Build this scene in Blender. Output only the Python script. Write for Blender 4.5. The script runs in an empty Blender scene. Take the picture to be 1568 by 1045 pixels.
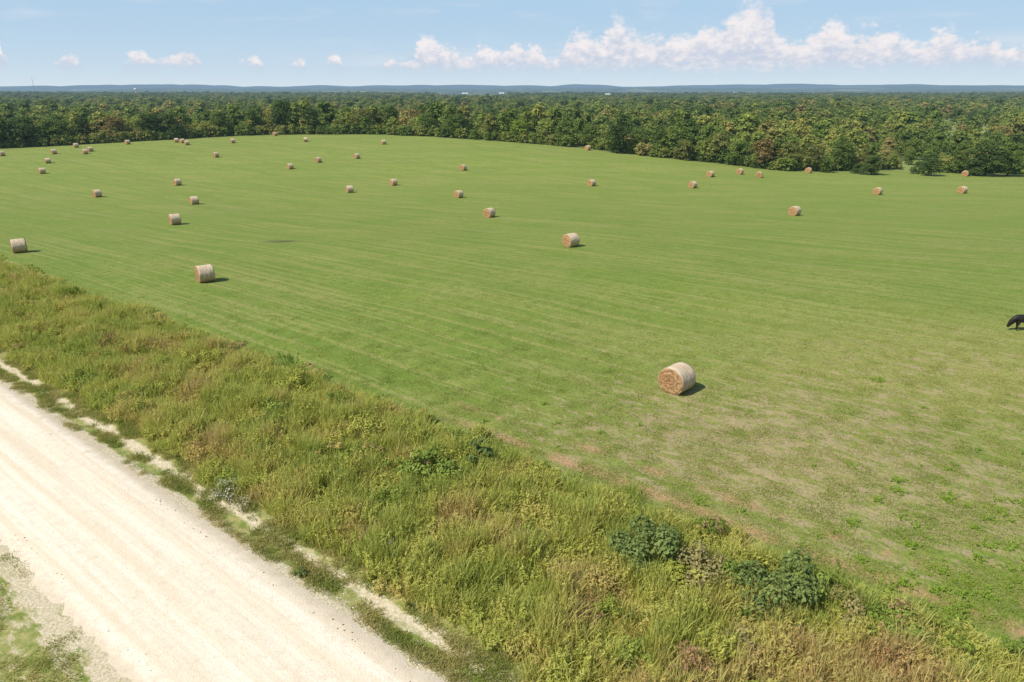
import bpy, bmesh, math, random
import numpy as np
from mathutils import Vector, Matrix, noise as mn
random.seed(7); np.random.seed(7)
scene=bpy.context.scene
CAMH=15.0; PITCH=math.radians(20.2); F=1045.0
def S(a,b,x):
    t=(x-a)/(b-a); t=0 if t<0 else 1 if t>1 else t
    return t*t*(3-2*t)
# ---------------------------------------------------------------- terrain
AK=[-.725,-.54,-.355,-.17,-.08,.07,.2,.295,.385,.57,.725]
DK=[235,250,275,270,250,225,210,200,190,190,185]
EK=[-3.5,-2.3,-1.3,-.8,-1.0,-1.8,-3.6,-4.9,-5.6,-6.0,-6.1]
def edgeD(a):
    return float(sum(np.interp(a+d,AK,DK) for d in (-.04,0,.04))/3)
def edgeE(a):
    return float(sum(np.interp(a+d,AK,EK) for d in (-.05,-.02,.02,.05))/4)
NX,NY=.611,.792
def zt(x,y):
    r=math.hypot(x,y)
    a=max(-.85,min(.85,x/max(y,40.)))
    z=-5.2*S(40,150,y)
    if y>155:
        D=edgeD(a);E=edgeE(a)
        w=S(158,D,y); z=z*(1-w)+E*w
        w2=S(D,D+95,y); z=z*(1-w2)-8*w2
    elif r>155:
        z=z-(8+z)*S(200,400,r)
    if r>300:
        z+=3.2*S(300,900,r)*mn.noise(Vector((x/260,y/260,1.7)))
        z+=2.5*S(1400,3200,r)
    if r>2300:
        k=S(2300,6500,r)
        h=mn.noise(Vector((x/3000+3,y/1600,5.1)))+.5*mn.noise(Vector((x/1100,y/800,9.1)))
        h2=mn.noise(Vector((x/5200+11,y/5200,2.1)))
        z+=k*r*(.0040*h+.0026+.0030*h2*S(9000,16000,r)+.0012*S(9000,20000,r)+.0012*x/max(r,1))
    n=NX*x+NY*y
    if r<160:
        f=1-S(90,160,r)
        z-=.16*math.exp(-((n-10.9)/.6)**2)*f
        if n>12: z+=f*S(12,16,n)*.10*mn.noise(Vector((x/7,y/7,0)))
        if n>20: z+=f*S(20,40,n)*.45*mn.noise(Vector((x/22,y/22,4)))
    return z
sp,cp=math.sin(PITCH),math.cos(PITCH)
def survey(u,v):
    """ground position from bearing / depression measured on the photo"""
    dx=(u-784)/F; dy=(v-522.5)/F
    d=Vector((dx,cp-sp*dy,-sp-cp*dy)); t=8.0
    while t<4000:
        x,y,z=d.x*t,d.y*t,CAMH+d.z*t
        if z<zt(x,y):
            lo,hi=t/1.01-.1,t
            for _ in range(18):
                m=(lo+hi)/2
                if CAMH+d.z*m<zt(d.x*m,d.y*m): hi=m
                else: lo=m
            return d.x*hi,d.y*hi
        t=t*1.004+.05
    return x,y
# ---------------------------------------------------------------- node helpers
class V:
    def __init__(s,g,sock): s.g=g; s.s=sock
    def __add__(a,b): return a.g.m('ADD',a,b)
    def __radd__(a,b): return a.g.m('ADD',a,b)
    def __sub__(a,b): return a.g.m('SUBTRACT',a,b)
    def __rsub__(a,b): return a.g.m('SUBTRACT',b,a)
    def __mul__(a,b): return a.g.m('MULTIPLY',a,b)
    def __rmul__(a,b): return a.g.m('MULTIPLY',a,b)
    def __truediv__(a,b): return a.g.m('DIVIDE',a,b)
class G:
    def __init__(s,nt): s.nt=nt; s.N=nt.nodes; s.L=nt.links; s.hz=None
    def put(s,inp,val):
        if isinstance(val,V): s.L.new(val.s,inp)
        elif isinstance(val,(tuple,list)):
            inp.default_value=tuple(val)+((1,) if len(val)==3 and len(inp.default_value)==4 else ())
        else: inp.default_value=val
    def m(s,op,a,b=None,c=None,clamp=False):
        n=s.N.new('ShaderNodeMath'); n.operation=op; n.use_clamp=clamp
        s.put(n.inputs[0],a)
        if b is not None: s.put(n.inputs[1],b)
        if c is not None: s.put(n.inputs[2],c)
        return V(s,n.outputs[0])
    def noise(s,vec,scale,detail=3,rough=.55,dist=0):
        n=s.N.new('ShaderNodeTexNoise'); n.inputs['Scale'].default_value=scale
        n.inputs['Detail'].default_value=detail; n.inputs['Roughness'].default_value=rough
        n.inputs['Distortion'].default_value=dist; s.put(n.inputs['Vector'],vec)
        return V(s,n.outputs[0])
    def mix(s,f,a,b):
        n=s.N.new('ShaderNodeMix'); n.data_type='RGBA'
        s.put(n.inputs[0],f); s.put(n.inputs[6],a); s.put(n.inputs[7],b)
        return V(s,n.outputs[2])
    def mul(s,a,b):
        n=s.N.new('ShaderNodeMix'); n.data_type='RGBA'; n.blend_type='MULTIPLY'
        n.inputs[0].default_value=1.; s.put(n.inputs[6],a); s.put(n.inputs[7],b)
        return V(s,n.outputs[2])
    def sm(s,x,lo,hi,a=0.,b=1.):
        n=s.N.new('ShaderNodeMapRange'); n.interpolation_type='SMOOTHSTEP'
        s.put(n.inputs[0],x); s.put(n.inputs[1],lo); s.put(n.inputs[2],hi)
        n.inputs[3].default_value=a; n.inputs[4].default_value=b
        return V(s,n.outputs[0])
    def sep(s,vec):
        n=s.N.new('ShaderNodeSeparateXYZ'); s.put(n.inputs[0],vec)
        return [V(s,o) for o in n.outputs]
    def comb(s,x,y,z):
        n=s.N.new('ShaderNodeCombineXYZ')
        for i,k in enumerate((x,y,z)): s.put(n.inputs[i],k)
        return V(s,n.outputs[0])
    def pos(s):
        return V(s,s.N.new('ShaderNodeNewGeometry').outputs['Position'])
    def info(s,k): return V(s,s.N.new('ShaderNodeObjectInfo').outputs[k])
    def obj(s): return V(s,s.N.new('ShaderNodeTexCoord').outputs['Object'])
    def attr(s,name):
        n=s.N.new('ShaderNodeAttribute'); n.attribute_name=name
        return V(s,n.outputs['Fac'])
    def ramp(s,f,stops,interp='LINEAR'):
        n=s.N.new('ShaderNodeValToRGB'); r=n.color_ramp; r.interpolation=interp
        while len(r.elements)<len(stops): r.elements.new(.5)
        for e,(p,c) in zip(r.elements,stops): e.position=p; e.color=tuple(c)+(1,)
        s.put(n.inputs[0],f); return V(s,n.outputs[0])
    def bump(s,h,st,dist):
        n=s.N.new('ShaderNodeBump'); n.inputs['Strength'].default_value=st
        n.inputs['Distance'].default_value=dist; s.put(n.inputs['Height'],h)
        return V(s,n.outputs[0])
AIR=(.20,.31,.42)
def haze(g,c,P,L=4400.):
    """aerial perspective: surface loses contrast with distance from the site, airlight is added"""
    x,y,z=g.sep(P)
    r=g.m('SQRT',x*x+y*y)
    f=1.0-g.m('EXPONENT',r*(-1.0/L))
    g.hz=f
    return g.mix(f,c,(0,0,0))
def mat(name,fn,rough=.9,spec=.15,transl=0):
    m=bpy.data.materials.new(name); m.use_nodes=True; nt=m.node_tree
    g=G(nt); p=nt.nodes['Principled BSDF']
    p.inputs['Roughness'].default_value=rough; p.inputs['Specular IOR Level'].default_value=spec
    r=fn(g); nrm=None
    if isinstance(r,tuple) and len(r)==2 and isinstance(r[1],V) : r,nrm=r
    g.put(p.inputs['Base Color'],r)
    if nrm is not None: g.put(p.inputs['Normal'],nrm)
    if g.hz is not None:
        g.put(p.inputs['Emission Color'],AIR); g.put(p.inputs['Emission Strength'],g.hz)  # painted haze: distant surfaces emit the airlight colour themselves
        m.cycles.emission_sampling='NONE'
    if transl>0:
        t=nt.nodes.new('ShaderNodeBsdfTranslucent'); g.put(t.inputs[0],r)
        x=nt.nodes.new('ShaderNodeMixShader'); x.inputs[0].default_value=transl
        nt.links.new(p.outputs[0],x.inputs[1]); nt.links.new(t.outputs[0],x.inputs[2])
        nt.links.new(x.outputs[0],nt.nodes['Material Output'].inputs[0])
    return m
def gauss(g,x,y,cx,cy,rx,ry):
    a=(x-cx)/rx; b=(y-cy)/ry
    return g.m('EXPONENT',(a*a+b*b)*-1.0)
spot=survey(430,370)
def field_fn(g):
    P=g.pos(); x,y,z=g.sep(P)
    n=x*NX+y*NY; s=x*NY-y*NX
    med=g.noise(P,.13,5,.68); fin=g.noise(P,1.2,5,.72); vf=g.noise(P,6,3,.7)
    c=g.mix(g.sm(y,60,200),(.195,.255,.044),(.275,.325,.060))
    c=g.mix(g.sm(med,.42,.62)*.5,c,(.285,.285,.085))
    c=g.mix(g.sm(med,.48,.36)*.4,c,(.14,.215,.034))
    c=g.mix(g.sm(fin,.46,.64)*.5,c,(.12,.18,.03))
    c=g.mix(g.sm(fin,.44,.30)*.45,c,(.32,.31,.11))
    # mowing rows parallel with the road
    st=g.noise(g.comb(n*.75,s*.02,0.),1.0,2,.6)
    c=g.mix(g.sm(st,.45,.54)*.5,c,(.145,.215,.034))
    st2=g.noise(g.comb(n*2.0,s*.03,3.),1.0,3,.6)
    c=g.mix(g.sm(st2,.51,.58)*.6,c,(.31,.30,.10))
    # rows running across the far part
    st3=g.noise(g.comb(x*.02+y*.004,y*.22,7.),1.0,2,.6)
    c=g.mix(g.sm(st3,.49,.56)*g.sm(y,60,100)*.5,c,(.185,.25,.042))
    dry=gauss(g,x,y,25,36,15,10)
    c=g.mix(dry*g.sm(fin,.2,.6)*.7,c,(.34,.30,.10))
    dry2=gauss(g,x,y,10,27,11,7)
    c=g.mix(dry2*g.sm(fin,.3,.6)*.5,c,(.32,.26,.10))
    reg=g.m('ADD',dry2,gauss(g,x,y,17,22,7,4)*.8,clamp=True)
    sn=g.noise(g.comb(n*1.9,s*.6,0.),1.0,6,.8)
    bare=g.sm(sn+reg*.15+dry*.08,.60,.67)*g.sm(n,20.6,21.6)
    c=g.mix(bare*g.sm(vf,.3,.55)*.85,c,(.46,.33,.22))
    ns=g.noise(g.comb(s*.35,0.,0.),1.0,3,.6)
    for n0,k,w in ((21.8,.42,9.),(23.4,.50,14.)):
        d=(n-n0+(ns-.5)*.6); tr=g.m('EXPONENT',d*d*(-w))
        tr=tr*g.sm(ns+vf*.3,k+.12,k+.2)*g.sm(x,-5,0)*g.sm(vf,.25,.45)
        c=g.mix(tr*.9,c,(.46,.27,.16))
    sx,sy=spot
    c=g.mix(g.m('MULTIPLY',gauss(g,x,y,sx,sy,1.7,.8)*1.6,g.sm(fin,.3,.55),clamp=True),c,(.12,.10,.05))
    c=g.mix(g.sm(vf,.44,.62)*.5,c,(.09,.145,.026))
    tall=(.27,.25,.085)
    c=g.mix(g.sm(n+(med-.5)*1.6,20.9,20.1),c,tall)
    c=g.mix(g.attr('forest'),c,(.11,.125,.04))
    c=g.mix(g.attr('clear'),c,(.22,.27,.07))
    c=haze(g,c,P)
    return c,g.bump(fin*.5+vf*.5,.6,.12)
def verge_fn(g):
    P=g.pos(); x,y,z=g.sep(P)
    n=x*NX+y*NY; s=x*NY-y*NX
    med=g.noise(P,.35,3,.6); fin=g.noise(P,2.2,4,.65); vf=g.noise(P,11,3,.6)
    c=g.mix(fin,(.20,.19,.06),(.34,.30,.11))
    wob=(med-.5)*1.6
    low=g.mix(g.sm(fin,.35,.65),(.17,.22,.045),(.36,.33,.13))
    c=g.mix(g.sm(n+wob*.4,12.0,11.3),c,low)
    grav=g.mix(g.sm(vf,.3,.7),(.46,.38,.25),(.70,.61,.45))
    lng=g.noise(g.comb(n*1.8,s*.55,0.),1.0,6,.75)
    b1=g.m('EXPONENT',(n-11.2+wob*.25)*(n-11.2+wob*.25)*-7.0)
    b1=g.sm(b1*.34+lng*.9,.60,.78)
    b2=g.m('EXPONENT',(n-10.0)*(n-10.0)*-3.2)
    b2=g.sm(b2*.5+lng*.85,.60,.74)
    b3=g.sm(n,2.6,5.1)*g.sm(n,7.2,6.2)
    b3=g.sm(b3*.34+lng*.9+fin*.1,.66,.78)
    b4=g.sm(lng*.7+fin*.5,.62,.72)*g.sm(n,5.,4.)*.85
    gm=g.m('MAXIMUM',g.m('MAXIMUM',b1*g.sm(n,12.8,11.8),b2*g.sm(n,11.6,11.)),g.m('MAXIMUM',b3,b4))
    c=g.mix(gm*.88,c,grav)
    return c,g.bump(fin*.5+vf*.5,.5,.10)
def far_fn(g):
    P=g.pos(); x,y,z=g.sep(P); r=g.m('SQRT',x*x+y*y)
    med=g.noise(P,.2,3,.6)
    c=g.mix(g.attr('clear'),(.11,.125,.04),g.mix(med,(.19,.24,.055),(.26,.29,.09)))
    far=g.noise(g.comb(x*.0014,y*.0006,0.),1.0,5,.66)
    fr2=g.noise(g.comb(x*.008,y*.003,0.),1.0,4,.75)
    fc=g.mix(g.sm(fr2,.42,.58),(.03,.05,.022),(.15,.175,.065))
    fc=g.mix(g.sm(far,.56,.62),fc,(.40,.39,.18))
    c=g.mix(g.sm(r,2700,3300),c,fc)
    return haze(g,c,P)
M_field_g=mat('meadow_ground',field_fn,.95,.1)
M_verge_g=mat('verge_ground',verge_fn,.95,.1)
M_far_g=mat('far_ground',far_fn,.95,.1)
clearings=[(.585,.675,300,600),(-.105,-.005,2250,3300),(.12,.16,2300,2800),(-.40,-.36,2300,2700),(.43,.5,1500,1800),(.550,.60,190,232),(.44,.50,330,380)]
def clear_at(x,y):
    if y<=0: return 0
    a=x/y
    a+=(.018*mn.noise(Vector((y/22,0,0)))+.01*mn.noise(Vector((y/7,x/9,0)))) if y<700 else 0
    for a0,a1,y0,y1 in clearings:
        if a0<a<a1 and y0<y+12*mn.noise(Vector((x/9,3,0)))<y1: return 1
    return 0
def build_terrain():
    rad=[0.]+list(np.geomspace(1.5,32000,330))
    ang=[]
    t=0.
    while t<360:
        ang.append(t); d=min(abs(t-0),abs(360-t))
        t+= .36 if d<46 else 2.0
    verts=[(0,0,zt(0,0))]; fo=[0.];cl=[0.]
    nA=len(ang)
    for r in rad[1:]:
        for t in ang:
            a=math.radians(t); x=r*math.sin(a); y=r*math.cos(a)
            verts.append((x,y,zt(x,y)))
            if y>60: f=S(-1,6,y-edgeD(max(-.85,min(.85,x/y)))); 
            else: f=S(170,260,r)
            fo.append(float(f)); cl.append(float(clear_at(x,y)))
    faces=[];mi=[]
    def mk(x,y):
        r=math.hypot(x,y)
        if r>430: return 2
        return 1 if (NX*x+NY*y<19.6 and r<180) else 0
    for j in range(nA): faces.append((0,1+j,1+(j+1)%nA)[::-1]); mi.append(1)
    for i in range(len(rad)-2):
        o=1+i*nA; q=o+nA
        for j in range(nA):
            k=(j+1)%nA
            faces.append((o+j,o+k,q+k,q+j))
            v0=verts[o+j];v1=verts[q+k]; mi.append(mk((v0[0]+v1[0])/2,(v0[1]+v1[1])/2))
    me=bpy.data.meshes.new('ground'); me.from_pydata(verts,[],faces)
    for nm,d in (('forest',fo),('clear',cl)):
        at=me.attributes.new(nm,'FLOAT','POINT'); at.data.foreach_set('value',d)
    me.polygons.foreach_set('use_smooth',[True]*len(me.polygons))
    for m in (M_field_g,M_verge_g,M_far_g): me.materials.append(m)
    me.polygons.foreach_set('material_index',mi)
    ob=bpy.data.objects.new('ground_terrain',me); scene.collection.objects.link(ob)
    bm=bmesh.new(); bm.from_mesh(me); bmesh.ops.recalc_face_normals(bm,faces=bm.faces)
    bm.faces.ensure_lookup_table()
    if bm.faces[0].normal.z<0: bmesh.ops.reverse_faces(bm,faces=bm.faces)
    bm.to_mesh(me); bm.free()
build_terrain()
# -------- road
def road_fn(g):
    P=g.pos(); x,y,z=g.sep(P); n=x*NX+y*NY; s=x*NY-y*NX
    st=g.noise(g.comb(n*2.0,s*.05,0.),1.0,3,.6)
    fin=g.noise(P,3.,4,.7); vf=g.noise(P,16,3,.7)
    c=g.mix(g.sm(st,.35,.65),(.70,.60,.445),(.80,.72,.58))
    c=g.mix(g.sm(fin,.48,.70)*.45,c,(.62,.52,.38))
    c=g.mix(g.sm(vf,.50,.70)*.5,c,(.52,.43,.31))
    e=g.m('ABSOLUTE',n-7.45)
    c=g.mix(g.sm(e+(fin-.5)*.9,1.9,2.75)*.7,c,(.54,.45,.32))
    return c,g.bump(fin*.6+vf*.6,.6,.04)
M_road=mat('gravel_road_mat',road_fn,.95,.1)
def P2(n,s):
    return n*NX+s*NY, n*NY-s*NX
def build_road():
    ss=np.arange(-170,70,.25); K=22
    verts=[];faces=[]
    for s in ss:
        e0=4.85+.28*mn.noise(Vector((s*.45,1,0)))+.2*mn.noise(Vector((s*2.3,1,0)))+.10*random.uniform(-1,1)
        e1=10.05+.28*mn.noise(Vector((s*.4,9,0)))+.2*mn.noise(Vector((s*2.1,9,0)))+.10*random.uniform(-1,1)
        for k in range(K):
            n=e0+(e1-e0)*k/(K-1); x,y=P2(n,s)
            q=abs((k/(K-1))*2-1)
            rut=-.02*math.exp(-((abs(n-7.45)-.85)/.3)**2)
            verts.append((x,y,zt(x,y)+.09*(1-q**4)+rut-.015*(q>.999)+.01))
    for i in range(len(ss)-1):
        for k in range(K-1):
            a=i*K+k; faces.append((a,a+K,a+K+1,a+1))
    me=bpy.data.meshes.new('gravel_road'); me.from_pydata(verts,[],faces); me.materials.append(M_road)
    me.polygons.foreach_set('use_smooth',[True]*len(me.polygons)); me.update()
    if me.polygons[0].normal.z<0: me.flip_normals()
    scene.collection.objects.link(bpy.data.objects.new('gravel_road',me))
build_road()
# ---------------------------------------------------------------- scattering
def link(ob): scene.collection.objects.link(ob); return ob
def scatter(name,pts,rz,sc,idx,coll,tilt=0.0):
    me=bpy.data.meshes.new(name); me.from_pydata([tuple(p) for p in pts],[],[])
    N=len(pts)
    a=me.attributes.new('rot','FLOAT_VECTOR','POINT')
    rv=np.zeros((N,3)); rv[:,2]=rz
    if tilt: rv[:,0]=np.random.uniform(-tilt,tilt,N); rv[:,1]=np.random.uniform(-tilt,tilt,N)
    a.data.foreach_set('vector',rv.ravel())
    a=me.attributes.new('scl','FLOAT_VECTOR','POINT')
    scv=np.array(sc,dtype=float)
    if scv.ndim==1: scv=np.repeat(scv[:,None],3,1)
    a.data.foreach_set('vector',scv.ravel())
    a=me.attributes.new('idx','INT','POINT'); a.data.foreach_set('value',np.array(idx,dtype=np.int32))
    ob=link(bpy.data.objects.new(name,me))
    ng=bpy.data.node_groups.new(name+'_gn','GeometryNodeTree')
    ng.interface.new_socket('Geometry',in_out='INPUT',socket_type='NodeSocketGeometry')
    ng.interface.new_socket('Geometry',in_out='OUTPUT',socket_type='NodeSocketGeometry')
    nd=ng.nodes; i=nd.new('NodeGroupInput'); o=nd.new('NodeGroupOutput')
    ip=nd.new('GeometryNodeInstanceOnPoints'); ci=nd.new('GeometryNodeCollectionInfo')
    ci.inputs['Collection'].default_value=coll
    ci.inputs['Separate Children'].default_value=True; ci.inputs['Reset Children'].default_value=True
    def na(nm,t):
        k=nd.new('GeometryNodeInputNamedAttribute'); k.data_type=t; k.inputs['Name'].default_value=nm
        return k.outputs['Attribute']
    e=nd.new('FunctionNodeEulerToRotation'); L=ng.links
    L.new(i.outputs[0],ip.inputs['Points']); L.new(ci.outputs[0],ip.inputs['Instance'])
    ip.inputs['Pick Instance'].default_value=True
    L.new(na('idx','INT'),ip.inputs['Instance Index'])
    L.new(na('rot','FLOAT_VECTOR'),e.inputs[0]); L.new(e.outputs[0],ip.inputs['Rotation'])
    L.new(na('scl','FLOAT_VECTOR'),ip.inputs['Scale']); L.new(ip.outputs[0],o.inputs[0])
    m=ob.modifiers.new('scatter','NODES'); m.node_group=ng
    return ob
def coll_of(name,meshes):
    c=bpy.data.collections.new(name)
    for i,me in enumerate(meshes):
        c.objects.link(bpy.data.objects.new('%s_%02d'%(name,i),me))
    return c
def mesh_np(name,verts,faces,mats,mi=None,tone=None):
    me=bpy.data.meshes.new(name); me.from_pydata(verts,[],faces)
    for m in mats: me.materials.append(m)
    if mi is not None: me.polygons.foreach_set('material_index',mi)
    if tone is not None:
        a=me.attributes.new('tone','FLOAT','POINT'); a.data.foreach_set('value',tone)
    me.update(); return me
def leaves(cent,nrm,size,asp=.6,bend=.25):
    N=len(cent)
    r=np.random.normal(size=(N,3)); u=np.cross(nrm,r); u/=np.linalg.norm(u,axis=1)[:,None]+1e-9
    v=np.cross(nrm,u); s=size[:,None]
    a=cent-u*s; b=cent+v*s*asp+nrm*s*bend*.2; c=cent+u*s; d=cent-v*s*asp+nrm*s*bend*.2
    a=a-nrm*s*bend*.3; c=c-nrm*s*bend*.5
    return np.stack([a,b,c,d],1).reshape(-1,3)
def tube(verts,faces,p0,p1,r0,r1,k=6):
    p0=Vector(p0);p1=Vector(p1); d=(p1-p0).normalized()
    u=d.orthogonal().normalized(); w=d.cross(u); o=len(verts)
    for p,r in ((p0,r0),(p1,r1)):
        for i in range(k):
            t=2*math.pi*i/k; q=p+u*(math.cos(t)*r)+w*(math.sin(t)*r); verts.append(tuple(q))
    for i in range(k):
        j=(i+1)%k; faces.append((o+i,o+j,o+k+j,o+k+i))
def make_tree(name,seed,H,R,nl,ls,mats,low=.15,trunk=True,lobes=14,flat=1.0,spread=1.0):
    rs=np.random.RandomState(seed); rr=random.Random(seed); st=np.random.get_state(); np.random.seed(seed)
    verts=[];faces=[]
    L=[]
    for i in range(lobes):
        h=low+(1-low)*(i+.5)/lobes
        prof=math.sin(math.pi*min(1,max(.12,(h-low)/(1-low)*.78+.16)))**.7
        a=i*2.4+rr.uniform(-.5,.5); rad=R*prof*rr.uniform(.35,.75)*spread
        if i==lobes-1: rad=R*.1
        lr=R*rr.uniform(.30,.5)*(.75+.35*prof)/spread**.5
        L.append((rad*math.cos(a),rad*math.sin(a),min(H*h,H-lr*.75)*(rr.uniform(.6,1.1) if spread>1 else 1),lr))
    if trunk:
        prev=Vector((0,0,-.3)); r0=H*.026
        for i in range(4):
            nx=Vector((rr.uniform(-.03,.03)*H,rr.uniform(-.03,.03)*H,H*.2*(i+1)))
            tube(verts,faces,prev,nx,r0,r0*.72); prev=nx; r0*=.72
        for (lx,ly,lz,lr) in L[2:]:
            b=Vector((0,0,max(H*.15,lz-R*.55)))
            mid=Vector((lx*.5,ly*.5,(b.z+lz)*.5-.03*H))
            tube(verts,faces,b,mid,H*.010,H*.007,5); tube(verts,faces,mid,Vector((lx,ly,lz)),H*.007,H*.003,5)
    nf0=len(faces); nv0=len(verts)
    w=np.array([l[3]**2 for l in L]); w/=w.sum()
    ch=rs.choice(len(L),nl,p=w); LA=np.array(L)
    d=rs.normal(size=(nl,3)); d/=np.linalg.norm(d,axis=1)[:,None]
    d[:,2]=np.where(d[:,2]<-.3,-d[:,2]*.5,d[:,2])
    lump=1+.22*np.sin(d[:,0]*5+ch*1.3)*np.cos(d[:,1]*6+ch)+.12*np.sin(d[:,2]*9+ch*2.1)
    rad=LA[ch,3]*lump*rs.uniform(.55,1.05,nl)**.6
    cent=LA[ch,:3]+d*rad[:,None]*np.array([1,1,.85*flat])
    cent[:,2]=np.maximum(cent[:,2],H*.03)
    nrm=d*.8+rs.normal(size=(nl,3))*.3+np.array([-.2,-.1,.5]); nrm/=np.linalg.norm(nrm,axis=1)[:,None]
    lv=leaves(cent,nrm,ls*rs.uniform(.6,1.3,nl))
    tone=np.concatenate([np.zeros(nv0),np.repeat(np.clip(rs.normal(.5,.2,nl)+.12*np.sin(ch*2.7),0,1),4)])
    verts=verts+[tuple(q) for q in lv]
    faces=faces+[(nv0+4*i,nv0+4*i+1,nv0+4*i+2,nv0+4*i+3) for i in range(nl)]
    mi=[1]*nf0+[0]*nl
    np.random.set_state(st)
    return mesh_np(name,verts,faces,mats,mi,tone)
def leaf_fn(stops):
    def fn(g):
        P=g.pos(); rnd=g.info('Random'); loc=g.info('Location')
        reg=g.noise(loc,.013,1)
        f=g.m('ADD',rnd*.68,g.sm(reg,.35,.65)*.32)
        c=g.ramp(f,stops)
        c=g.mul(c,g.mix(g.sm(g.attr('tone'),.2,.8),(.75,.77,.75),(1.35,1.3,1.1)))
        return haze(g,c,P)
    return fn
ST=[(0,(.065,.105,.028)),(.16,(.105,.16,.036)),(.38,(.17,.235,.052)),(.60,(.235,.285,.066)),(.80,(.29,.295,.08)),(.94,(.34,.28,.105)),(1,(.36,.39,.08))]
M_leaf=mat('tree_leaves',leaf_fn(ST),.8,.1,.3)
M_bark=mat('bark',lambda g: g.mix(g.noise(g.obj(),6,2),(.08,.06,.04),(.2,.16,.12)),.95,.1)
tm=[make_tree('forest_tree_%d'%i,20+i,1.0*h,h*w,n,h*.050,[M_leaf,M_bark],low=lo,lobes=lb) for i,(h,w,n,lo,lb) in enumerate([(9,.44,900,.12,12),(10,.37,850,.15,13),(8,.52,900,.12,11),(9.5,.40,800,.1,14),(7.5,.48,750,.08,10),(11,.32,750,.15,12)])]
C_tree=coll_of('woodland_tree',tm)
sm_=[make_tree('undergrowth_%d'%i,50+i,3.2,1.9,400,.26,[M_leaf,M_bark],low=.05,trunk=False,lobes=8) for i in range(3)]
C_shr=coll_of('woodland_shrub',sm_)
def forest():
    pts=[];rz=[];sc=[];ix=[]
    def band(y0,y1,step,scale,skip,zf=1.0):
        y=y0
        while y<y1:
            x=-.87*y
            while x<.87*y:
                px=x+random.uniform(-.6,.6)*step; py=y+random.uniform(-.6,.6)*step
                a=px/py; x+=step
                D=edgeD(max(-.85,min(.85,a)))
                if py<D+2.5: continue
                if clear_at(px,py) and (py>700 or random.random()>.05): continue
                k=mn.noise(Vector((px/60,py/60,3)))
                if k<-.36 and py>D+25: continue
                if random.random()<skip: continue
                e=S(0,30,py-D)
                s=scale*random.uniform(.60,1.25)*(.78+.22*e)*(1+.30*mn.noise(Vector((px/40,py/40,8))))
                if a>.1 and py<D+60: s*=.82
                if .5<a<.75 and D<py<330: s*=.66
                pts.append((px,py,zt(px,py)-.2)); rz.append(random.uniform(0,6.28))
                z=random.uniform(.85,1.12)*zf; w=random.uniform(.95,1.3); sc.append((s*w,s*w,s*z)); ix.append(random.randrange(6))
            y+=step
    band(180,470,6.8,1.02,.06); band(470,1050,10.0,1.22,.05,.80); band(1050,2000,15,1.7,.05,.5); band(2000,3300,26,2.6,.08,.33)
    scatter('distant_forest',pts,rz,sc,ix,C_tree); print('forest',len(pts))
    pts=[];rz=[];sc=[];ix=[]
    for i in range(2000):
        a=random.uniform(-.87,.87); D=edgeD(max(-.85,min(.85,a)))
        y=D+1+abs(random.gauss(0,7)); x=a*y
        y-=7*max(0,mn.noise(Vector((x/16,2,5))))
        if clear_at(x,y): continue
        if mn.noise(Vector((x/14,y/14,5)))<-.3 : continue
        pts.append((x,y,zt(x,y)-.1)); rz.append(random.uniform(0,6.28)); sc.append(random.uniform(.4,1.25)); ix.append(random.randrange(3))
    scatter('forest_undergrowth',pts,rz,sc,ix,C_shr)
forest()
M_leafs={}
def tree_mat(key,c0,c1):
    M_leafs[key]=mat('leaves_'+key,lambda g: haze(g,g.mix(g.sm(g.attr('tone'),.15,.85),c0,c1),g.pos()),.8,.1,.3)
tree_mat('dark',(.045,.08,.022),(.12,.175,.04))
tree_mat('mid',(.085,.13,.028),(.185,.25,.052))
tree_mat('olive',(.14,.155,.04),(.28,.29,.08))
tree_mat('rust',(.18,.13,.045),(.36,.27,.10))
tree_mat('lime',(.17,.24,.035),(.33,.41,.06))
EM={}
def edge_mesh(key,v):
    k=(key,v)
    if k not in EM:
        H,R,lo=[(9,3.9,.06),(8,4.2,.05),(10,3.4,.1)][v]
        EM[k]=make_tree('edge_tree_%s_%d'%k,70+v,H,R,3000,.26,[M_leafs[key],M_bark],low=lo,lobes=18)
    return EM[k]
def place_tree(name,a,y,h,key,v,wid=1.0):
    me=edge_mesh(key,v); H=[9,8,10][v]; x=a*y
    ob=link(bpy.data.objects.new(name,me)); ob.location=(x,y,zt(x,y)-.2); s=h/H
    ob.scale=(s*wid,s*wid,s); ob.rotation_euler=(0,0,random.uniform(0,6.28))
def A(u): return (u-784)/F/1.04
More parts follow.
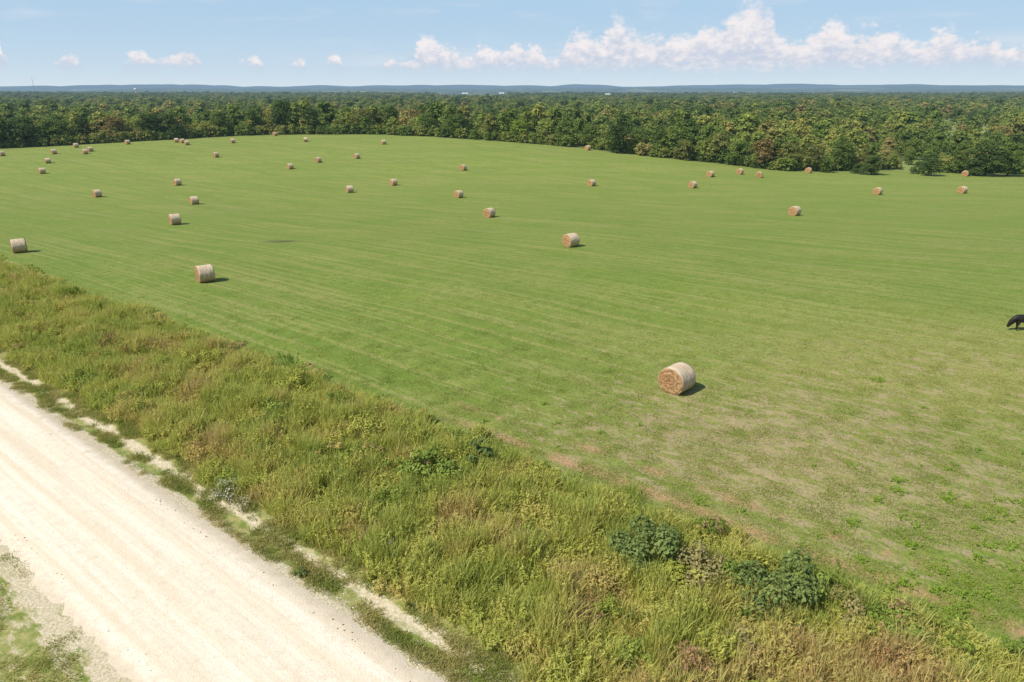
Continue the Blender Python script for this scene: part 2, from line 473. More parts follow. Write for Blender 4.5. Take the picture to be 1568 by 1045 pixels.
for u,dy,h,key,v,w in [(1343,-8,5.2,'dark',1,1.1),(1322,-5,2.8,'dark',1,1.3),(1432,-9,6.2,'dark',0,1.0),(1416,-4,3.6,'dark',1,1.1),(1478,0,8,'mid',2,1.0),(1520,-6,9,'dark',0,1.15),(1556,-5,8.5,'mid',2,1.2),(1500,-5,4.5,'dark',1,1.1),(1375,12,4,'olive',1,1),(1398,22,4.5,'mid',0,1),
    (1210,1,7.5,'olive',0,1),(1172,1,8,'rust',1,1),(1250,1,7,'olive',1,1.1),(1295,2,8,'mid',0,1),(1270,-3,4,'mid',1,1),(1100,3,8.5,'olive',2,1.1),(1135,2,7,'mid',1,1),
    (1050,0,6,'olive',1,1.1),(1010,5,8,'mid',0,1),(975,4,7.5,'mid',2,1.1),(945,-2,8.5,'dark',0,1.1),(905,5,7.5,'mid',1,1),(860,6,8,'mid',2,1),
    (795,4,7.5,'lime',0,1.05),(750,5,9,'olive',2,1),(700,4,8.5,'mid',1,1.1),(655,6,8.5,'mid',0,1),(600,8,10.5,'mid',2,1),(560,6,9.5,'olive',0,1),
    (480,7,9.5,'dark',1,1),(436,6,13,'dark',0,.9),(390,7,9.5,'mid',2,1),(340,6,9.5,'mid',0,1),(262,3,9.5,'dark',1,1.2),(235,5,9.5,'dark',0,1.2),
    (180,6,9,'rust',0,1),(130,4,9,'dark',2,1.2),(85,4,9,'mid',1,1.2),(40,3,10,'dark',0,1.2),(8,2,10,'mid',2,1.3)]:
    a=A(u); place_tree('oak_tree' if key!='rust' else 'turning_oak_tree',a,edgeD(a)+dy,h,key,v,w)
# ---------------------------------------------------------------- grasses
def blades(n,spread,h0,h1,w,lean,seed):
    rs=np.random.RandomState(seed); verts=[];faces=[];tone=[]
    for i in range(n):
        a=rs.uniform(0,6.28); r=spread*math.sqrt(rs.uniform()); bx,by=r*math.cos(a),r*math.sin(a)
        la=rs.uniform(0,6.28); l=lean*rs.uniform(.3,1.2); h=rs.uniform(h0,h1); ww=w*rs.uniform(.6,1.3)
        fa=rs.uniform(0,6.28); fx,fy=math.cos(fa)*ww/2,math.sin(fa)*ww/2
        o=len(verts); t0=rs.uniform()
        for k,(q,wd) in enumerate(((0,1.),(.45,.9),(.8,.6))):
            cx=bx+math.cos(la)*l*h*q*q; cy=by+math.sin(la)*l*h*q*q; cz=h*q*(1-.2*l*q)
            verts+=[(cx-fx*wd,cy-fy*wd,cz),(cx+fx*wd,cy+fy*wd,cz)]
        cx=bx+math.cos(la)*l*h; cy=by+math.sin(la)*l*h; verts.append((cx,cy,h*(1-.25*l)))
        faces+=[(o,o+1,o+3,o+2),(o+2,o+3,o+5,o+4),(o+4,o+5,o+6)]
        tone+=[t0]*7
    return verts,faces,tone
def tall_fn(g):
    loc=g.info('Location'); rnd=g.info('Random'); x,y,z=g.sep(loc)
    n1=g.noise(loc,.32,4,.7); n2=g.noise(loc,.09,1)
    br=gauss(g,x,y,9.5,13.5,7,2.6)
    f=g.sm(n1,.30,.72)*.60+rnd*.20+g.sm(n2,.35,.65)*.12
    f=g.m('ADD',f,br*.24)
    c=g.ramp(f,[(0,(.23,.32,.05)),(.22,(.38,.45,.075)),(.46,(.54,.55,.115)),(.66,(.63,.53,.17)),(.84,(.56,.38,.18)),(1,(.43,.23,.12))])
    t=g.attr('tone')
    c=g.mix(t*.42,c,(.66,.60,.25))
    c=g.mix(g.sm(t,.72,.95)*.45,c,(.24,.34,.07))
    return c
M_tall=mat('tall_grass_mat',tall_fn,.8,.1,.4)
def meadow_fn(g):
    loc=g.info('Location'); x,y,z=g.sep(loc)
    c=g.mix(g.sm(g.noise(loc,.3,2),.35,.65),(.19,.28,.045),(.30,.35,.075))
    d=g.m('MAXIMUM',gauss(g,x,y,25,36,15,10),gauss(g,x,y,10,27,11,7))
    c=g.mix(d*.45,c,(.40,.35,.12))
    return g.mix(g.attr('tone')*.4,c,(.35,.39,.12))
M_field=mat('meadow_grass_mat',meadow_fn,.85,.1,.3)
def vergecol(g):
    loc=g.info('Location')
    c=g.mix(g.sm(g.noise(loc,.8,2),.35,.65),(.24,.30,.05),(.46,.41,.14))
    return g.mix(g.attr('tone')*.4,c,(.48,.43,.19))
M_verge=mat('verge_grass_mat',vergecol,.85,.1,.35)
talls=[]
for i,(n,sp_,h0,h1,w,ln) in enumerate([(60,.34,.32,.85,.025,.4),(46,.26,.45,1.05,.024,.35),(64,.4,.22,.55,.027,.6),(42,.20,.5,1.25,.025,.5)]):
    v,f,t=blades(n,sp_,h0,h1,w,ln,100+i); talls.append(mesh_np('tall_tuft_%d'%i,v,f,[M_tall],None,t))
def weed(name,seed,H,stems,lpst,ls,m,spread=.25):
    rs=np.random.RandomState(seed); verts=[];faces=[];C=[];Nn=[]
    for s in range(stems):
        a=rs.uniform(0,6.28); r=spread*rs.uniform(.1,1); b=Vector((r*math.cos(a)*.6,r*math.sin(a)*.6,0))
        h=H*rs.uniform(.65,1.05); tip=Vector((r*math.cos(a)*1.6,r*math.sin(a)*1.6,h))
        tube(verts,faces,b,tip,.010,.004,4)
        for k in range(lpst):
            q=rs.uniform(.15,1.); p=b.lerp(tip,q); d=rs.uniform(0,6.28); e=ls*rs.uniform(.5,1.6)*(1.25-q*.6)
            C.append((p.x+math.cos(d)*e,p.y+math.sin(d)*e,p.z+rs.uniform(-.03,.03)))
            Nn.append((math.cos(d)*.5,math.sin(d)*.5,.9))
    C=np.array(C);Nn=np.array(Nn)+rs.normal(size=(len(C),3))*.25; Nn/=np.linalg.norm(Nn,axis=1)[:,None]
    lv=leaves(C,Nn,ls*rs.uniform(.6,1.2,len(C)),.45,.5); o=len(verts)
    tone=[.5]*o+list(np.repeat(rs.uniform(size=len(C)),4))
    verts+= [tuple(q) for q in lv]; faces+=[(o+4*i,o+4*i+1,o+4*i+2,o+4*i+3) for i in range(len(C))]
    return mesh_np(name,verts,faces,[m],None,tone)
talls.append(weed('leafy_weed_0',5,.95,7,30,.06,M_tall))
talls.append(weed('leafy_weed_1',6,.75,9,26,.055,M_tall,.35))
C_tall=coll_of('tall_grass_tuft',talls)
def in_view(x,y,m=1.12):
    return y>9 and abs(x)<(.76*m)*(cp*y+6)+2
def tallgrass():
    pts=[];sc=[];ix=[]
    for _ in range(60000):
        n=random.uniform(11.5,21.8); s=random.uniform(-105,26); x,y=P2(n,s)
        if not in_view(x,y): continue
        wob=1.0*mn.noise(Vector((x*.35,y*.35,2)))+.8*mn.noise(Vector((x*1.3,y*1.3,2)))
        if n>20.5+wob or n<11.9-.9*mn.noise(Vector((x*.6,y*.6,7))): continue
        r=math.hypot(x,y)
        if random.random()> (.9 if r<32 else max(.3,.9-(r-32)/55)): continue
        k=mn.noise(Vector((x*.5,y*.5,11))); k2=mn.noise(Vector((x*1.6,y*1.6,13)))
        ed=min(1,(n-11.2)/1.6)*min(1,max(.35,(21.2-n)/1.6))
        if k2<-.25 and random.random()<.5: continue
        h=(.88+.6*k+.65*k2+.15*random.uniform(-1,1))*(.45+.55*ed)
        pts.append((x,y,zt(x,y)-.02)); w=random.uniform(.75,1.25); sc.append((w,w,max(.3,h)))
        ix.append(random.choices(range(6),[3,3,3,2.4,1.3,1.3])[0])
        if len(pts)>12500: break
    scatter('tall_grass',pts,np.random.uniform(0,6.28,len(pts)),sc,ix,C_tall,.15)
tallgrass()
def forb_fn(g):
    rnd=g.info('Random')
    c=g.ramp(rnd,[(0,(.16,.25,.045)),(.25,(.26,.34,.06)),(.55,(.44,.47,.10)),(.8,(.55,.50,.13)),(.93,(.46,.34,.17)),(1,(.36,.20,.12))])
    return g.mul(c,g.mix(g.sm(g.attr('tone'),.2,.8),(.65,.65,.65),(1.2,1.15,1.05)))
M_forb=mat('forb_leaves',forb_fn,.75,.15,.35)
fm=[make_tree('forb_clump_%d'%i,150+i,.85,.62,420,.055,[M_forb,M_bark],low=.1,trunk=False,lobes=9,spread=1.35) for i in range(4)]
fm.append(weed('forb_weed_4',91,1.1,12,26,.06,M_forb,.4))
C_forb=coll_of('forb_clump',fm)
pts=[];sc=[];ix=[]
for _ in range(900):
    n=random.uniform(12.2,20.8); s=random.uniform(-95,26); x,y=P2(n,s)
    if not in_view(x,y): continue
    if mn.noise(Vector((x*.25,y*.25,55)))<-.05: continue
    q=random.uniform(.5,1.2); pts.append((x,y,zt(x,y)-.03)); sc.append((q,q,q*random.uniform(.6,1.2))); ix.append(random.randrange(5))
    if len(pts)>340: break
scatter('verge_forbs',pts,np.random.uniform(0,6.28,len(pts)),sc,ix,C_forb)
shorts=[]
for i in range(3):
    v,f,t=blades(34,.36,.03,.10,.024,.9,200+i); shorts.append(mesh_np('meadow_tuft_%d'%i,v,f,[M_field],None,t))
C_short=coll_of('meadow_tuft',shorts)
verg=[]
for i in range(3):
    v,f,t=blades(50,.26,.05,.2,.018,.7,300+i); verg.append(mesh_np('verge_tuft_%d'%i,v,f,[M_verge],None,t))
C_verg=coll_of('verge_tuft',verg)
def shortgrass():
    pts=[];sc=[]
    tries=0
    while len(pts)<15000 and tries<300000:
        tries+=1
        y=random.uniform(12,80); x=random.uniform(-.8,.8)*(y+7)
        if random.random()>max(0,1-(y-18)/58)*min(1,26/y): continue
        n=NX*x+NY*y
        if n<20.3: continue
        k=mn.noise(Vector((x*.8,y*.8,21)))
        if k<-.1 and random.random()<.75: continue
        pts.append((x,y,zt(x,y)-.01)); q=random.uniform(.6,1.2); sc.append((q,q,q*(.8+.6*k)*(.9-.4*S(30,70,y))))
    scatter('meadow_grass',pts,np.random.uniform(0,6.28,len(pts)),sc,np.random.randint(0,3,len(pts)),C_short,.1)
    pts=[];sc=[]
    for _ in range(30000):
        if random.random()<.5: n=random.uniform(10.2,12.2)
        else: n=random.uniform(-2,4.9)
        s=random.uniform(-75,14); x,y=P2(n,s)
        if not in_view(x,y): continue
        k=mn.noise(Vector((n*1.3,s*.45,31)))+.4*mn.noise(Vector((x*2.5,y*2.5,31)))
        if n>9:
            if k<-.05 or (11.0<n<11.35 and k<.15): continue
        elif k<-.15+.4*S(3.0,4.8,n): continue
        pts.append((x,y,zt(x,y)-.01)); q=random.uniform(.5,1.1); sc.append((q,q,q*random.uniform(.5,1.1)*(.7 if n<9 else 1)))
        if len(pts)>7500: break
    scatter('roadside_grass',pts,np.random.uniform(0,6.28,len(pts)),sc,np.random.randint(0,3,len(pts)),C_verg,.1)
shortgrass()
def stones():
    ms=[]
    Ms=mat('limestone_gravel_mat',lambda g: g.mix(g.info('Random'),(.5,.43,.33),(.78,.72,.6)),.95,.1)
    for i in range(3):
        bm=bmesh.new(); bmesh.ops.create_icosphere(bm,subdivisions=1,radius=.05)
        for v in bm.verts:
            v.co*=random.uniform(.7,1.25); v.co.z*=.5
        me=bpy.data.meshes.new('stone_%d'%i); bm.to_mesh(me); bm.free(); me.materials.append(Ms); ms.append(me)
    C=coll_of('loose_stone',ms); pts=[];sc=[]
    for _ in range(8000):
        n=random.choice((random.gauss(10.2,.35),random.gauss(11.15,.3),random.gauss(4.7,.4)))
        s=random.uniform(-60,14); x,y=P2(n,s)
        if not in_view(x,y): continue
        k=mn.noise(Vector((n*.9,s*.6,41)))
        if k<0: continue
        zz=zt(x,y)+(.09 if 5.3<n<9.7 else .0)
        pts.append((x,y,zz+.005)); sc.append(random.uniform(.2,.65))
    scatter('loose_gravel',pts,np.random.uniform(0,6.28,len(pts)),sc,np.random.randint(0,3,len(pts)),C)
stones()
# ---------------------------------------------------------------- shrubs
def shrub_mat(key,c0,c1):
    M_leafs[key]=mat('shrub_'+key,lambda g: g.mix(g.sm(g.attr('tone'),.15,.9),c0,c1),.7,.2,.3)
shrub_mat('s_dark',(.10,.15,.04),(.25,.31,.09))
shrub_mat('s_green',(.16,.24,.04),(.34,.41,.08))
shrub_mat('s_yel',(.30,.34,.055),(.54,.52,.12))
shrub_mat('s_brown',(.24,.20,.08),(.44,.38,.16))
shrub_mat('s_pale',(.28,.30,.16),(.66,.63,.50))
shrub_mat('s_lime',(.22,.34,.04),(.34,.48,.055))
def shrub(name,u,v,R,H,key,nl=2600,ls=.06,lobes=9,seed=None):
    x,y=survey(u,v); sd=int(u*7+v) if seed is None else seed
    me=make_tree(name,sd,H,R,nl,ls,[M_leafs[key],M_bark],low=.08,lobes=lobes+4,spread=1.3)
    ob=link(bpy.data.objects.new(name,me)); ob.location=(x,y,zt(x,y)-.03)
for a in [('dark_shrub',990,862,1.15,1.75,'s_dark',2600,.07,11),('dark_shrub',1195,930,1.2,1.5,'s_dark',2400,.07,11),
          ('brown_shrub',1070,895,.95,1.3,'s_brown',1500,.055,9),('leafy_sapling',735,722,.5,1.7,'s_dark',700,.08,8),
          ('leafy_shrub',652,735,.95,1.5,'s_green',1400,.08,10),('leafy_shrub',690,745,.6,1.1,'s_green',800,.075,8),
          ('leafy_shrub',1365,975,.9,1.0,'s_green',1500,.065,9),('leafy_shrub',1290,945,.7,.9,'s_brown',800,.055,8),
          ('yellow_shrub',560,672,.95,1.3,'s_yel',1300,.065,9),('yellow_shrub',455,600,.9,1.2,'s_yel',1200,.065,9),
          ('yellow_shrub',420,640,.8,1.1,'s_green',1000,.065,9),('pale_weed',348,765,.6,1.0,'s_pale',340,.035,8),
          ('pale_weed',372,780,.4,.7,'s_pale',160,.035,6),('pale_weed',600,858,.25,.9,'s_pale',130,.03,6),
          ('leafy_shrub',130,590,.8,1.0,'s_green',900,.065,8),('yellow_shrub',320,560,.8,1.1,'s_yel',1000,.065,8),
          ('leafy_shrub',900,800,.5,.9,'s_brown',400,.05,7),('small_weed',460,882,.2,.3,'s_dark',200,.05,5),
          ('leafy_shrub',1130,900,.7,1.1,'s_green',1000,.065,7),('yellow_shrub',830,740,.8,.9,'s_yel',1000,.065,8),
          ('leafy_shrub',1050,905,.9,1.0,'s_yel',1200,.065,8),('leafy_shrub',1240,930,.7,1.1,'s_green',1000,.065,8),
          ('leafy_shrub',1460,1010,.7,.7,'s_yel',800,.055,7),('leafy_shrub',970,1010,.6,.7,'s_green',700,.055,7),
          ('leafy_shrub',1130,985,.6,.65,'s_brown',700,.055,7)]:
    shrub(*a)
wl=[weed('lime_weed_%d'%i,60+i,.28,8,14,.045,M_leafs['s_lime'],.3) for i in range(2)]
C_lw=coll_of('lime_weed',wl)
pts=[];sc=[]
for (u,v,k,sd) in [(1500,715,16,1.8),(1420,765,18,1.5),(1540,830,30,2.),(1530,905,36,1.8),(1440,850,14,1.8),(1380,890,12,1.4),(1490,950,30,1.6),(1250,800,10,2.4),(1400,600,8,4),(900,640,8,4),(1300,880,10,1.5)]:
    cx,cy=survey(u,v)
    for i in range(k):
        x=cx+random.gauss(0,sd); y=cy+random.gauss(0,sd*.6); pts.append((x,y,zt(x,y))); sc.append(random.uniform(.2,.9))
scatter('meadow_weeds',pts,np.random.uniform(0,6.28,len(pts)),sc,np.random.randint(0,2,len(pts)),C_lw)
# ---------------------------------------------------------------- hay bales
def wrap_fn(g):
    P=g.obj(); x,y,z=g.sep(P); rnd=g.info('Random')
    th=g.m('ARCTAN2',y,z)
    st=g.noise(g.comb(x*22.0,th*1.2,rnd*20.),1.0,4,.7)
    c=g.mix(g.sm(st,.35,.68),(.50,.36,.21),(.76,.67,.52))
    c=g.mix(g.sm(g.noise(P,3.,4,.6),.45,.7)*.5,c,(.48,.32,.17))
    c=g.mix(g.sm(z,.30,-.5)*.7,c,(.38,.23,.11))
    return c,g.bump(st+g.noise(P,20,3),.8,.03)
def end_fn(g):
    P=g.obj(); x,y,z=g.sep(P); r=g.m('SQRT',y*y+z*z); th=g.m('ARCTAN2',y,z)
    sp_=g.m('SINE',r*24.+th+g.noise(P,3.,3)*8.0)
    ns=g.noise(P,8,6,.8)
    c=g.mix(g.sm(ns,.38,.62),(.24,.13,.06),(.60,.37,.19))
    c=g.mix(g.sm(sp_,-.2,1.)*.2,c,(.55,.38,.22))
    c=g.mix(g.sm(r,.62,.78)*.4,c,(.62,.45,.27))
    c=g.mix(g.sm(g.noise(P,2.,2),.45,.65)*.5,c,(.36,.18,.08))
    return c,g.bump(sp_*.3+ns*1.6,.9,.05)
M_wrap=mat('bale_wrap',wrap_fn,.85,.15); M_end=mat('bale_end',end_fn,.95,.1)
M_straw=mat('straw',lambda g: g.mix(g.attr('tone'),(.38,.24,.11),(.64,.48,.28)),.9,.1)
def bale_mesh(seed):
    rs=random.Random(seed); R=.76; L=1.24; NA=56; NL=12
    verts=[];faces=[];mi=[]
    def rad(t,x):
        return R*(1+.022*mn.noise(Vector((math.cos(t)*2,math.sin(t)*2,x*2+seed)))+.012*mn.noise(Vector((math.cos(t)*9,math.sin(t)*9,x*7+seed))))
    def pt(t,x,k=1.):
        r=rad(t,x)*k; y=math.sin(t)*r*1.03; z=math.cos(t)*r
        if z<-.66: z=-.66-(-.66-z)*.25
        z*=.985
        return (x,y,z)
    rings=[]; prof=[]
    KS=[.02,.16,.32,.48,.64,.8,.92,.985]
    for k in KS: prof.append((-L/2-.035*(1-k*k)+.02*(k>.9)*(k-.9)*10,k,1))
    for i in range(NL): 
        q=i/(NL-1); prof.append((-L/2+.035+(L-.07)*q,1.0+.012*math.sin(q*math.pi),0))
    for k in KS[::-1]: prof.append((L/2+.035*(1-k*k)-.02*(k>.9)*(k-.9)*10,k,1))
    for (x,k,m) in prof:
        rings.append(len(verts))
        for j in range(NA):
            t=2*math.pi*j/NA; p=pt(t,x,k)
            if m: 
                jx=.05*mn.noise(Vector((p[1]*5,p[2]*5,seed)))+.03*mn.noise(Vector((p[1]*15,p[2]*15,seed)))
                p=(p[0]+jx*(1 if x>0 else -1),p[1],p[2])
            verts.append(p)
    for i in range(len(prof)-1):
        for j in range(NA):
            a=rings[i]+j;b=rings[i]+(j+1)%NA; faces.append((a,b,b+NA,a+NA)); mi.append(1 if (prof[i][2] and prof[i+1][2]) else 0)
    faces.append(tuple(range(NA-1,-1,-1))); mi.append(1)
    o=rings[-1]; faces.append(tuple(range(o,o+NA))); mi.append(1)
    nsm=len(faces); tone=[0.5]*len(verts)
    for i in range(620):
        t=rs.uniform(0,6.28); side=rs.choice((-1,1)); k=rs.choice((rs.uniform(.1,1),rs.uniform(.9,1.02)))
        p=Vector(pt(t,side*(L/2+.03*(1-k*k)),k)); 
        if i<150: p=Vector((rs.uniform(-L/2-.15,L/2+.15),rs.choice((-1,1))*rs.uniform(.15,.7),-.66))
        d=Vector((side*rs.uniform(.02,.6),rs.uniform(-1,1),rs.uniform(-1,1))).normalized()*rs.uniform(.06,.16)
        if i<150: d.z=abs(d.z)*.5
        w=d.orthogonal().normalized()*.006; o=len(verts)
        verts+=[tuple(p-w),tuple(p+w),tuple(p+d)]; faces.append((o,o+1,o+2)); mi.append(2); tone+=[rs.random()]*3
    me=mesh_np('hay_bale_%d'%seed,verts,faces,[M_wrap,M_end,M_straw],mi,tone)
    sm=[True]*nsm+[False]*(len(faces)-nsm); me.polygons.foreach_set('use_smooth',sm)
    bm=bmesh.new(); bm.from_mesh(me); bmesh.ops.recalc_face_normals(bm,faces=bm.faces); bm.to_mesh(me); bm.free()
    return me
BM=[bale_mesh(i) for i in range(4)]
BL=[(1037,602),(874,379),(313,433),(28,388),(267,345),(749,334),(1217,331),(297,314),(271,285),(148,303),(64,267),(73,251),(82,237),(116,227),(130,237),(138,233),(195,222),(270,219),(279,220),(286,223),(330,242),(356,220),(421,209),(444,260),(468,218),(474,205),(480,205),(487,250),(546,244),(535,296),(587,222),(602,285),(606,207),(617,207),(702,304),(709,262),(906,286),(900,231),(1061,289),(1088,272),(1133,268),(1163,273),(1238,266),(1344,299),(1474,297),(1478,271),(2,240)]
for i,(u,v) in enumerate(BL):
    x,y=survey(u,v-.5)
    y+=.35
    ob=link(bpy.data.objects.new('hay_bale',BM[i%4])); ob.location=(x,y,zt(x,y)+.655)
    yaw=math.radians(46+random.uniform(-9,9) if i else 46)
    if i>6: yaw+=random.uniform(-.25,.25)
    ob.rotation_euler=(0,0,math.atan2(-math.cos(yaw),-math.sin(yaw)))
# ---------------------------------------------------------------- cow
def cow():
    x,y=survey(1567,507)
    root=link(bpy.data.objects.new('black_cow',None)); root.location=(x+.04,y+.1,zt(x,y)); root.rotation_euler=(0,0,math.radians(172)); root.scale=(.84,.84,.84)
    Mc=mat('black_hide',lambda g: g.mix(g.noise(g.obj(),5,3),(.010,.009,.008),(.024,.02,.018)),.55,.3)
    J={} ; names=[]; rad=[]; E=[]
    def add(n,co,r,par=None):
        J[n]=len(names); names.append(co); rad.append((r[0]*1.15,r[1]*1.15))
        if par is not None: E.append((J[par],J[n]))
    add('pelvis',(-.62,0,1.02),(.25,.27)); add('loin',(-.25,0,1.0),(.28,.29),'pelvis'); add('belly',(.1,0,.96),(.31,.32),'loin')
    add('chest',(.45,0,.95),(.27,.32),'belly'); add('neck0',(.70,0,.98),(.19,.26),'chest'); add('neck1',(.90,0,.80),(.15,.21),'neck0')
    add('poll',(1.06,0,.60),(.13,.16),'neck1'); add('face',(1.15,0,.38),(.10,.11),'poll'); add('muzzle',(1.20,0,.20),(.085,.08),'face')
    for s,k in ((1,'l'),(-1,'r')):
        f=.06 if s>0 else -.10
        add('sh'+k,(.50,s*.17,.80),(.13,.12),'chest'); add('el'+k,(.50+f*.3,s*.19,.62),(.085,.08),'sh'+k); add('kn'+k,(.54+f,s*.18,.36),(.055,.055),'el'+k)
        add('fe'+k,(.53+f,s*.18,.12),(.04,.04),'kn'+k); add('ho'+k,(.56+f,s*.18,.04),(.055,.055),'fe'+k)
        g_=-.08 if s>0 else .12
        add('hip'+k,(-.68,s*.17,.86),(.17,.13),'pelvis'); add('st'+k,(-.62+g_*.4,s*.19,.64),(.11,.09),'hip'+k); add('hk'+k,(-.80+g_,s*.18,.42),(.055,.05),'st'+k)
        add('hf'+k,(-.75+g_,s*.18,.13),(.038,.038),'hk'+k); add('hh'+k,(-.71+g_,s*.18,.04),(.05,.05),'hf'+k)
        add('ea'+k,(1.03,s*.15,.66),(.03,.02),'poll'); add('et'+k,(1.01,s*.27,.66),(.035,.015),'ea'+k)
    add('t0',(-.88,0,1.08),(.05,.05),'pelvis'); add('t1',(-.96,0,.85),(.022,.022),'t0'); add('t2',(-.96,0,.5),(.02,.02),'t1'); add('t3',(-.95,0,.32),(.04,.04),'t2')
    me=bpy.data.meshes.new('cow_body'); me.from_pydata(names,E,[]); ob=link(bpy.data.objects.new('body',me)); ob.parent=root
    ob.modifiers.new('skin','SKIN'); 
    for d,r in zip(me.skin_vertices[0].data,rad): d.radius=r
    me.skin_vertices[0].data[0].use_root=True
    sd=ob.modifiers.new('sub','SUBSURF'); sd.levels=2; sd.render_levels=2
    me.materials.append(Mc)
cow()
# ---------------------------------------------------------------- distant structures
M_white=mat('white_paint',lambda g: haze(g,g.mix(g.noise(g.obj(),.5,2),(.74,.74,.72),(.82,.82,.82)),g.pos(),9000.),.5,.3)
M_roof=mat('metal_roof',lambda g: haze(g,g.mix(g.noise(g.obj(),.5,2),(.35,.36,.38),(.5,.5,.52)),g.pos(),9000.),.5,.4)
M_dark=mat('dark_glass',lambda g: g.mix(g.noise(g.obj(),1,1),(.03,.035,.04),(.05,.05,.05)),.2,.5)
M_steel=mat('tower_steel',lambda g: g.mix(g.noise(g.obj(),.2,2),(.30,.32,.36),(.38,.38,.4)),.5,.4)
def lathe(name,prof,m,k=24):
    v=[];f=[]
    for r,z in prof:
        for i in range(k):
            t=2*math.pi*i/k; v.append((r*math.cos(t),r*math.sin(t),z))
    for a in range(len(prof)-1):
        for i in range(k):
            j=(i+1)%k; f.append((a*k+i,a*k+j,a*k+k+j,a*k+k+i))
    me=mesh_np(name,v,f,[m]); me.polygons.foreach_set('use_smooth',[True]*len(f)); return me
def water_tower():
    y=2750; x=A(210)*.98*y; z0=zt(x,y); H=21-z0
    r=link(bpy.data.objects.new('water_tower',None)); r.location=(x,y,z0)
    me=lathe('tank',[(.01,H),(2.8,H-.5),(5.4,H-2),(6.2,H-4.6),(5.4,H-7.3),(3.2,H-9.2),(2.2,H-10.5),(2.0,H-12),(2.0,4),(2.4,1.5),(3,0)],M_white)
    o=link(bpy.data.objects.new('tank_and_pedestal',me)); o.parent=r
    me=lathe('railing',[(6.3,H-4.7),(6.8,H-4.7),(6.8,H-4.3),(6.3,H-4.3)],M_steel); o=link(bpy.data.objects.new('catwalk',me)); o.parent=r
water_tower()
def mast():
    y=3100; x=A(56)*.98*y; z0=zt(x,y); H=64-z0; v=[];f=[]
    c=[(0,1.1),(-.95,-.55),(.95,-.55)]
    for (a,b) in c: tube(v,f,(a,b,0),(a*.6,b*.6,H),.28,.2,4)
    nseg=22
    for i in range(nseg):
        q0,q1=i/nseg,(i+1)/nseg
        for k in range(3):
            a=c[k];b=c[(k+1)%3]; s0=1-.4*q0;s1=1-.4*q1
            tube(v,f,(a[0]*s0,a[1]*s0,H*q0),(b[0]*s1,b[1]*s1,H*q1),.1,.1,3)
    tube(v,f,(0,0,H),(0,0,H+6),.12,.05,4)
    link(bpy.data.objects.new('radio_tower',mesh_np('radio_tower',v,f,[M_steel]))).location=(x,y,z0)
mast()
def barn(u,y,w,d,h,name='white_barn'):
    x=A(u)*.98*y; z0=zt(x,y)
    r=link(bpy.data.objects.new(name,None)); r.location=(x,y,z0+1.0)
    v=[(-w/2,-d/2,-2),(w/2,-d/2,-2),(w/2,d/2,-2),(-w/2,d/2,-2),(-w/2,-d/2,h),(w/2,-d/2,h),(w/2,d/2,h),(-w/2,d/2,h),(-w/2,0,h*1.5),(w/2,0,h*1.5)]
    f=[(0,1,5,4),(1,2,6,9,5),(2,3,7,6),(3,0,4,8,7)]
    o=link(bpy.data.objects.new('walls',mesh_np('walls',v,f,[M_white]))); o.parent=r
    e=.5
    v=[(-w/2-e,-d/2-e,h-.2),(w/2+e,-d/2-e,h-.2),(w/2+e,0,h*1.5+.15),(-w/2-e,0,h*1.5+.15),(w/2+e,d/2+e,h-.2),(-w/2-e,d/2+e,h-.2)]
    o=link(bpy.data.objects.new('roof',mesh_np('roof',v,[(0,1,2,3),(3,2,4,5)],[M_roof if name!='white_barn' else M_white]))); o.parent=r
    v=[];f=[]
    for cx,ww,z1 in ((0,w*.16,h*.75),(-w*.3,w*.07,h*.6),(w*.3,w*.07,h*.6)):
        o_=len(v); zb=0 if cx==0 else h*.3; v+=[(cx-ww,-d/2-.05,zb),(cx+ww,-d/2-.05,zb),(cx+ww,-d/2-.05,z1),(cx-ww,-d/2-.05,z1)]; f.append((o_,o_+1,o_+2,o_+3))
    o=link(bpy.data.objects.new('door_and_windows',mesh_np('openings',v,f,[M_dark]))); o.parent=r
barn(768,2950,20,10,5); barn(712,2980,24,10,5); barn(790,2960,12,8,4,'farmhouse'); barn(930,2750,18,9,4.5); barn(1415,2600,16,9,4,'farmhouse'); barn(1120,3350,24,10,5)
# ---------------------------------------------------------------- light
ts=Vector((-.80,-.42,0)).normalized(); el=math.radians(50)
tosun=Vector((ts.x*math.cos(el),ts.y*math.cos(el),math.sin(el)))
sun=bpy.data.lights.new('sun','SUN'); sun.energy=5.0; sun.angle=math.radians(.5); sun.color=(1,.94,.83)
so=link(bpy.data.objects.new('sun',sun)); so.rotation_euler=tosun.to_track_quat('Z','Y').to_euler()
w=bpy.data.worlds.new('World'); scene.world=w; w.use_nodes=True
w.cycles.sampling_method='NONE'
g=G(w.node_tree); bg=w.node_tree.nodes['Background']; STR=.13
sky=g.N.new('ShaderNodeTexSky'); sky.sky_type='NISHITA'; sky.sun_disc=False; sky.sun_elevation=el
sky.sun_rotation=math.atan2(ts.x,ts.y); sky.altitude=100; sky.air_density=1.0; sky.dust_density=.6; sky.ozone_density=2.0
D=V(g,g.N.new('ShaderNodeTexCoord').outputs['Generated']); x,y,z=g.sep(D)
az=g.m('ARCTAN2',x,y); e=z/g.m('SQRT',x*x+y*y)
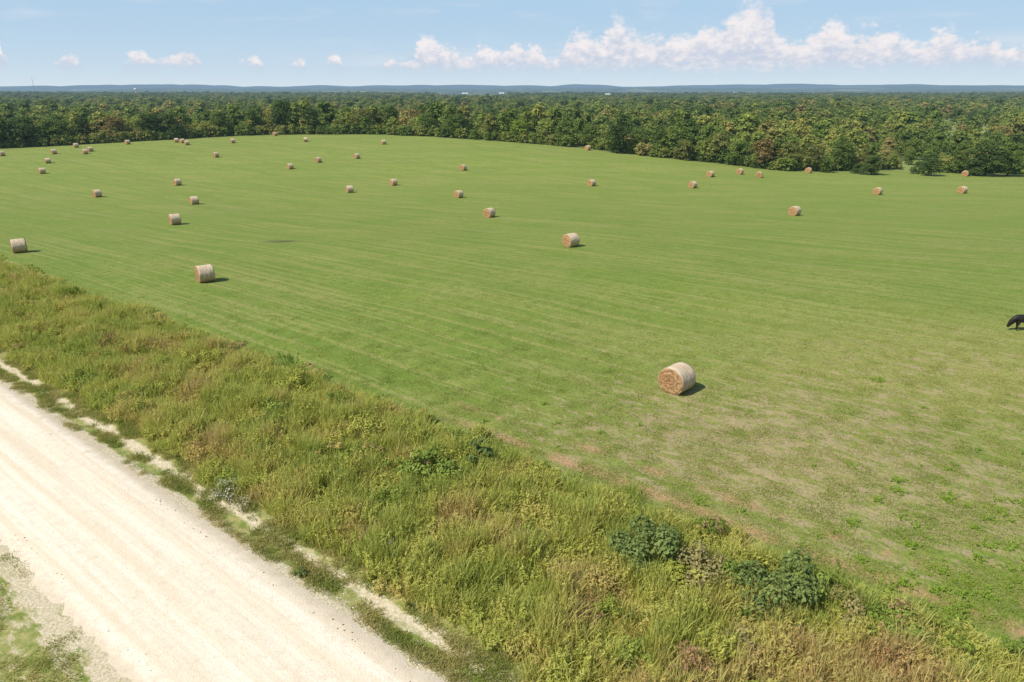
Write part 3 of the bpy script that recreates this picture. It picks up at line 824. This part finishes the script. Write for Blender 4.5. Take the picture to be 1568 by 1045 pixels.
CT=[(-100,110),(0,58),(18,110),(75,104),(92,92),(110,82),(125,100),(170,104),(190,96),(218,78),(235,92),(262,86),(285,74),(305,96),(345,108),(362,100),(390,88),(410,106),(440,110),(460,88),(480,110),(515,84),(535,108),(580,104),(600,92),(622,98),(650,54),(672,66),(695,72),(715,88),(740,72),(768,78),(790,66),(828,74),(845,96),(862,60),(900,50),(925,58),(940,20),(962,42),(1000,50),(1050,56),(1070,40),(1100,32),(1130,5),(1160,-8),(1185,14),(1205,60),(1240,52),(1280,30),(1315,48),(1350,38),(1385,56),(1410,64),(1450,40),(1480,64),(1520,52),(1545,76),(1580,60),(1700,70)]
def angs(u,v):
    dx=(u-784)/F; dy=(v-522.5)/F; f=cp-sp*dy; up=-sp-cp*dy
    return math.atan2(dx,f), up/math.hypot(f,dx)
fc=g.N.new('ShaderNodeFloatCurve'); cv=fc.mapping.curves[0]
ptsn=[]
for (u,v) in CT:
    a,ee=angs(u,v-4); ptsn.append(((a+.75)/1.5,ee*6))
fc.mapping.use_clip=False
cv.points[0].location=(0,.1); cv.points[1].location=(1,.3)
for p in ptsn:
    if 0.001<p[0]<.999: cv.points.new(*p)
for p in cv.points: p.handle_type='AUTO_CLAMPED'
fc.mapping.update()
cvv=g.comb(az*1.0,e*1.5,0.)
n1=g.noise(cvv,38.,5,.62); n2=g.noise(cvv,95.,3,.6)
azw=az+(n1-.5)*.022
g.put(fc.inputs['Value'],(azw+.75)/1.5); top=V(g,fc.outputs[0])/6.0
base=.029
hgt=g.m('MAXIMUM',top-base,.0005)
amp=g.m('MINIMUM',hgt*.9,.030)
dtop=(top-e+(n1-.5)*amp*1.7+(n2-.5)*amp*.9)
at=g.sm(dtop/ (hgt*.35+.003),0.,1.)
ab=g.sm(e+(n1-.5)*.026,.014,.040)
body=g.sm(n1*.7+n2*.3+(hgt*5.5),.42,.58)
alpha=at*ab*body*g.sm(hgt,.001,.008)
vn=g.noise(g.comb(az*1.,e*4.,0.),14.,4)
veil=g.sm(az,-.45,.30)*g.sm(e,.010,.034)*g.sm(e,.068,.036)*.6*g.sm(vn,.35,.6)
wisps=g.sm(g.noise(g.comb(az*1.,e*5.,4.),9.,4),.52,.75)*g.sm(e,.03,.09)*.2
alpha=g.m('MAXIMUM',g.m('MAXIMUM',alpha*.93,veil),wisps)
rel=(e-base)/hgt
lit=g.sm(rel*.75+(n1-.5)*1.7+(n2-.5)*1.3,-.25,.8)
def C(r,gg,b): return (r/STR,gg/STR,b/STR)
cc=g.mix(lit,C(.58,.64,.76),C(.93,.87,.87))
skyc=V(g,sky.outputs[0])
low=g.mix(g.m('EXPONENT',g.m('MAXIMUM',e,0.)*-20.),C(.40,.60,.81),C(.68,.79,.87))
skyc=g.mix(g.sm(e,.55,.05)*.94,skyc,low)
col=g.mix(alpha*g.sm(y,0,.05),skyc,cc)
g.put(bg.inputs[0],col); bg.inputs[1].default_value=STR
# ---------------------------------------------------------------- camera
cam=bpy.data.cameras.new('camera'); co=link(bpy.data.objects.new('camera',cam)); cam.lens=24; cam.sensor_width=36
cam.clip_start=.1; cam.clip_end=60000
co.location=(0,0,CAMH); co.rotation_euler=(math.pi/2-PITCH,0,0); scene.camera=co
scene.view_settings.view_transform='Standard'; scene.view_settings.look='None'; scene.view_settings.exposure=0
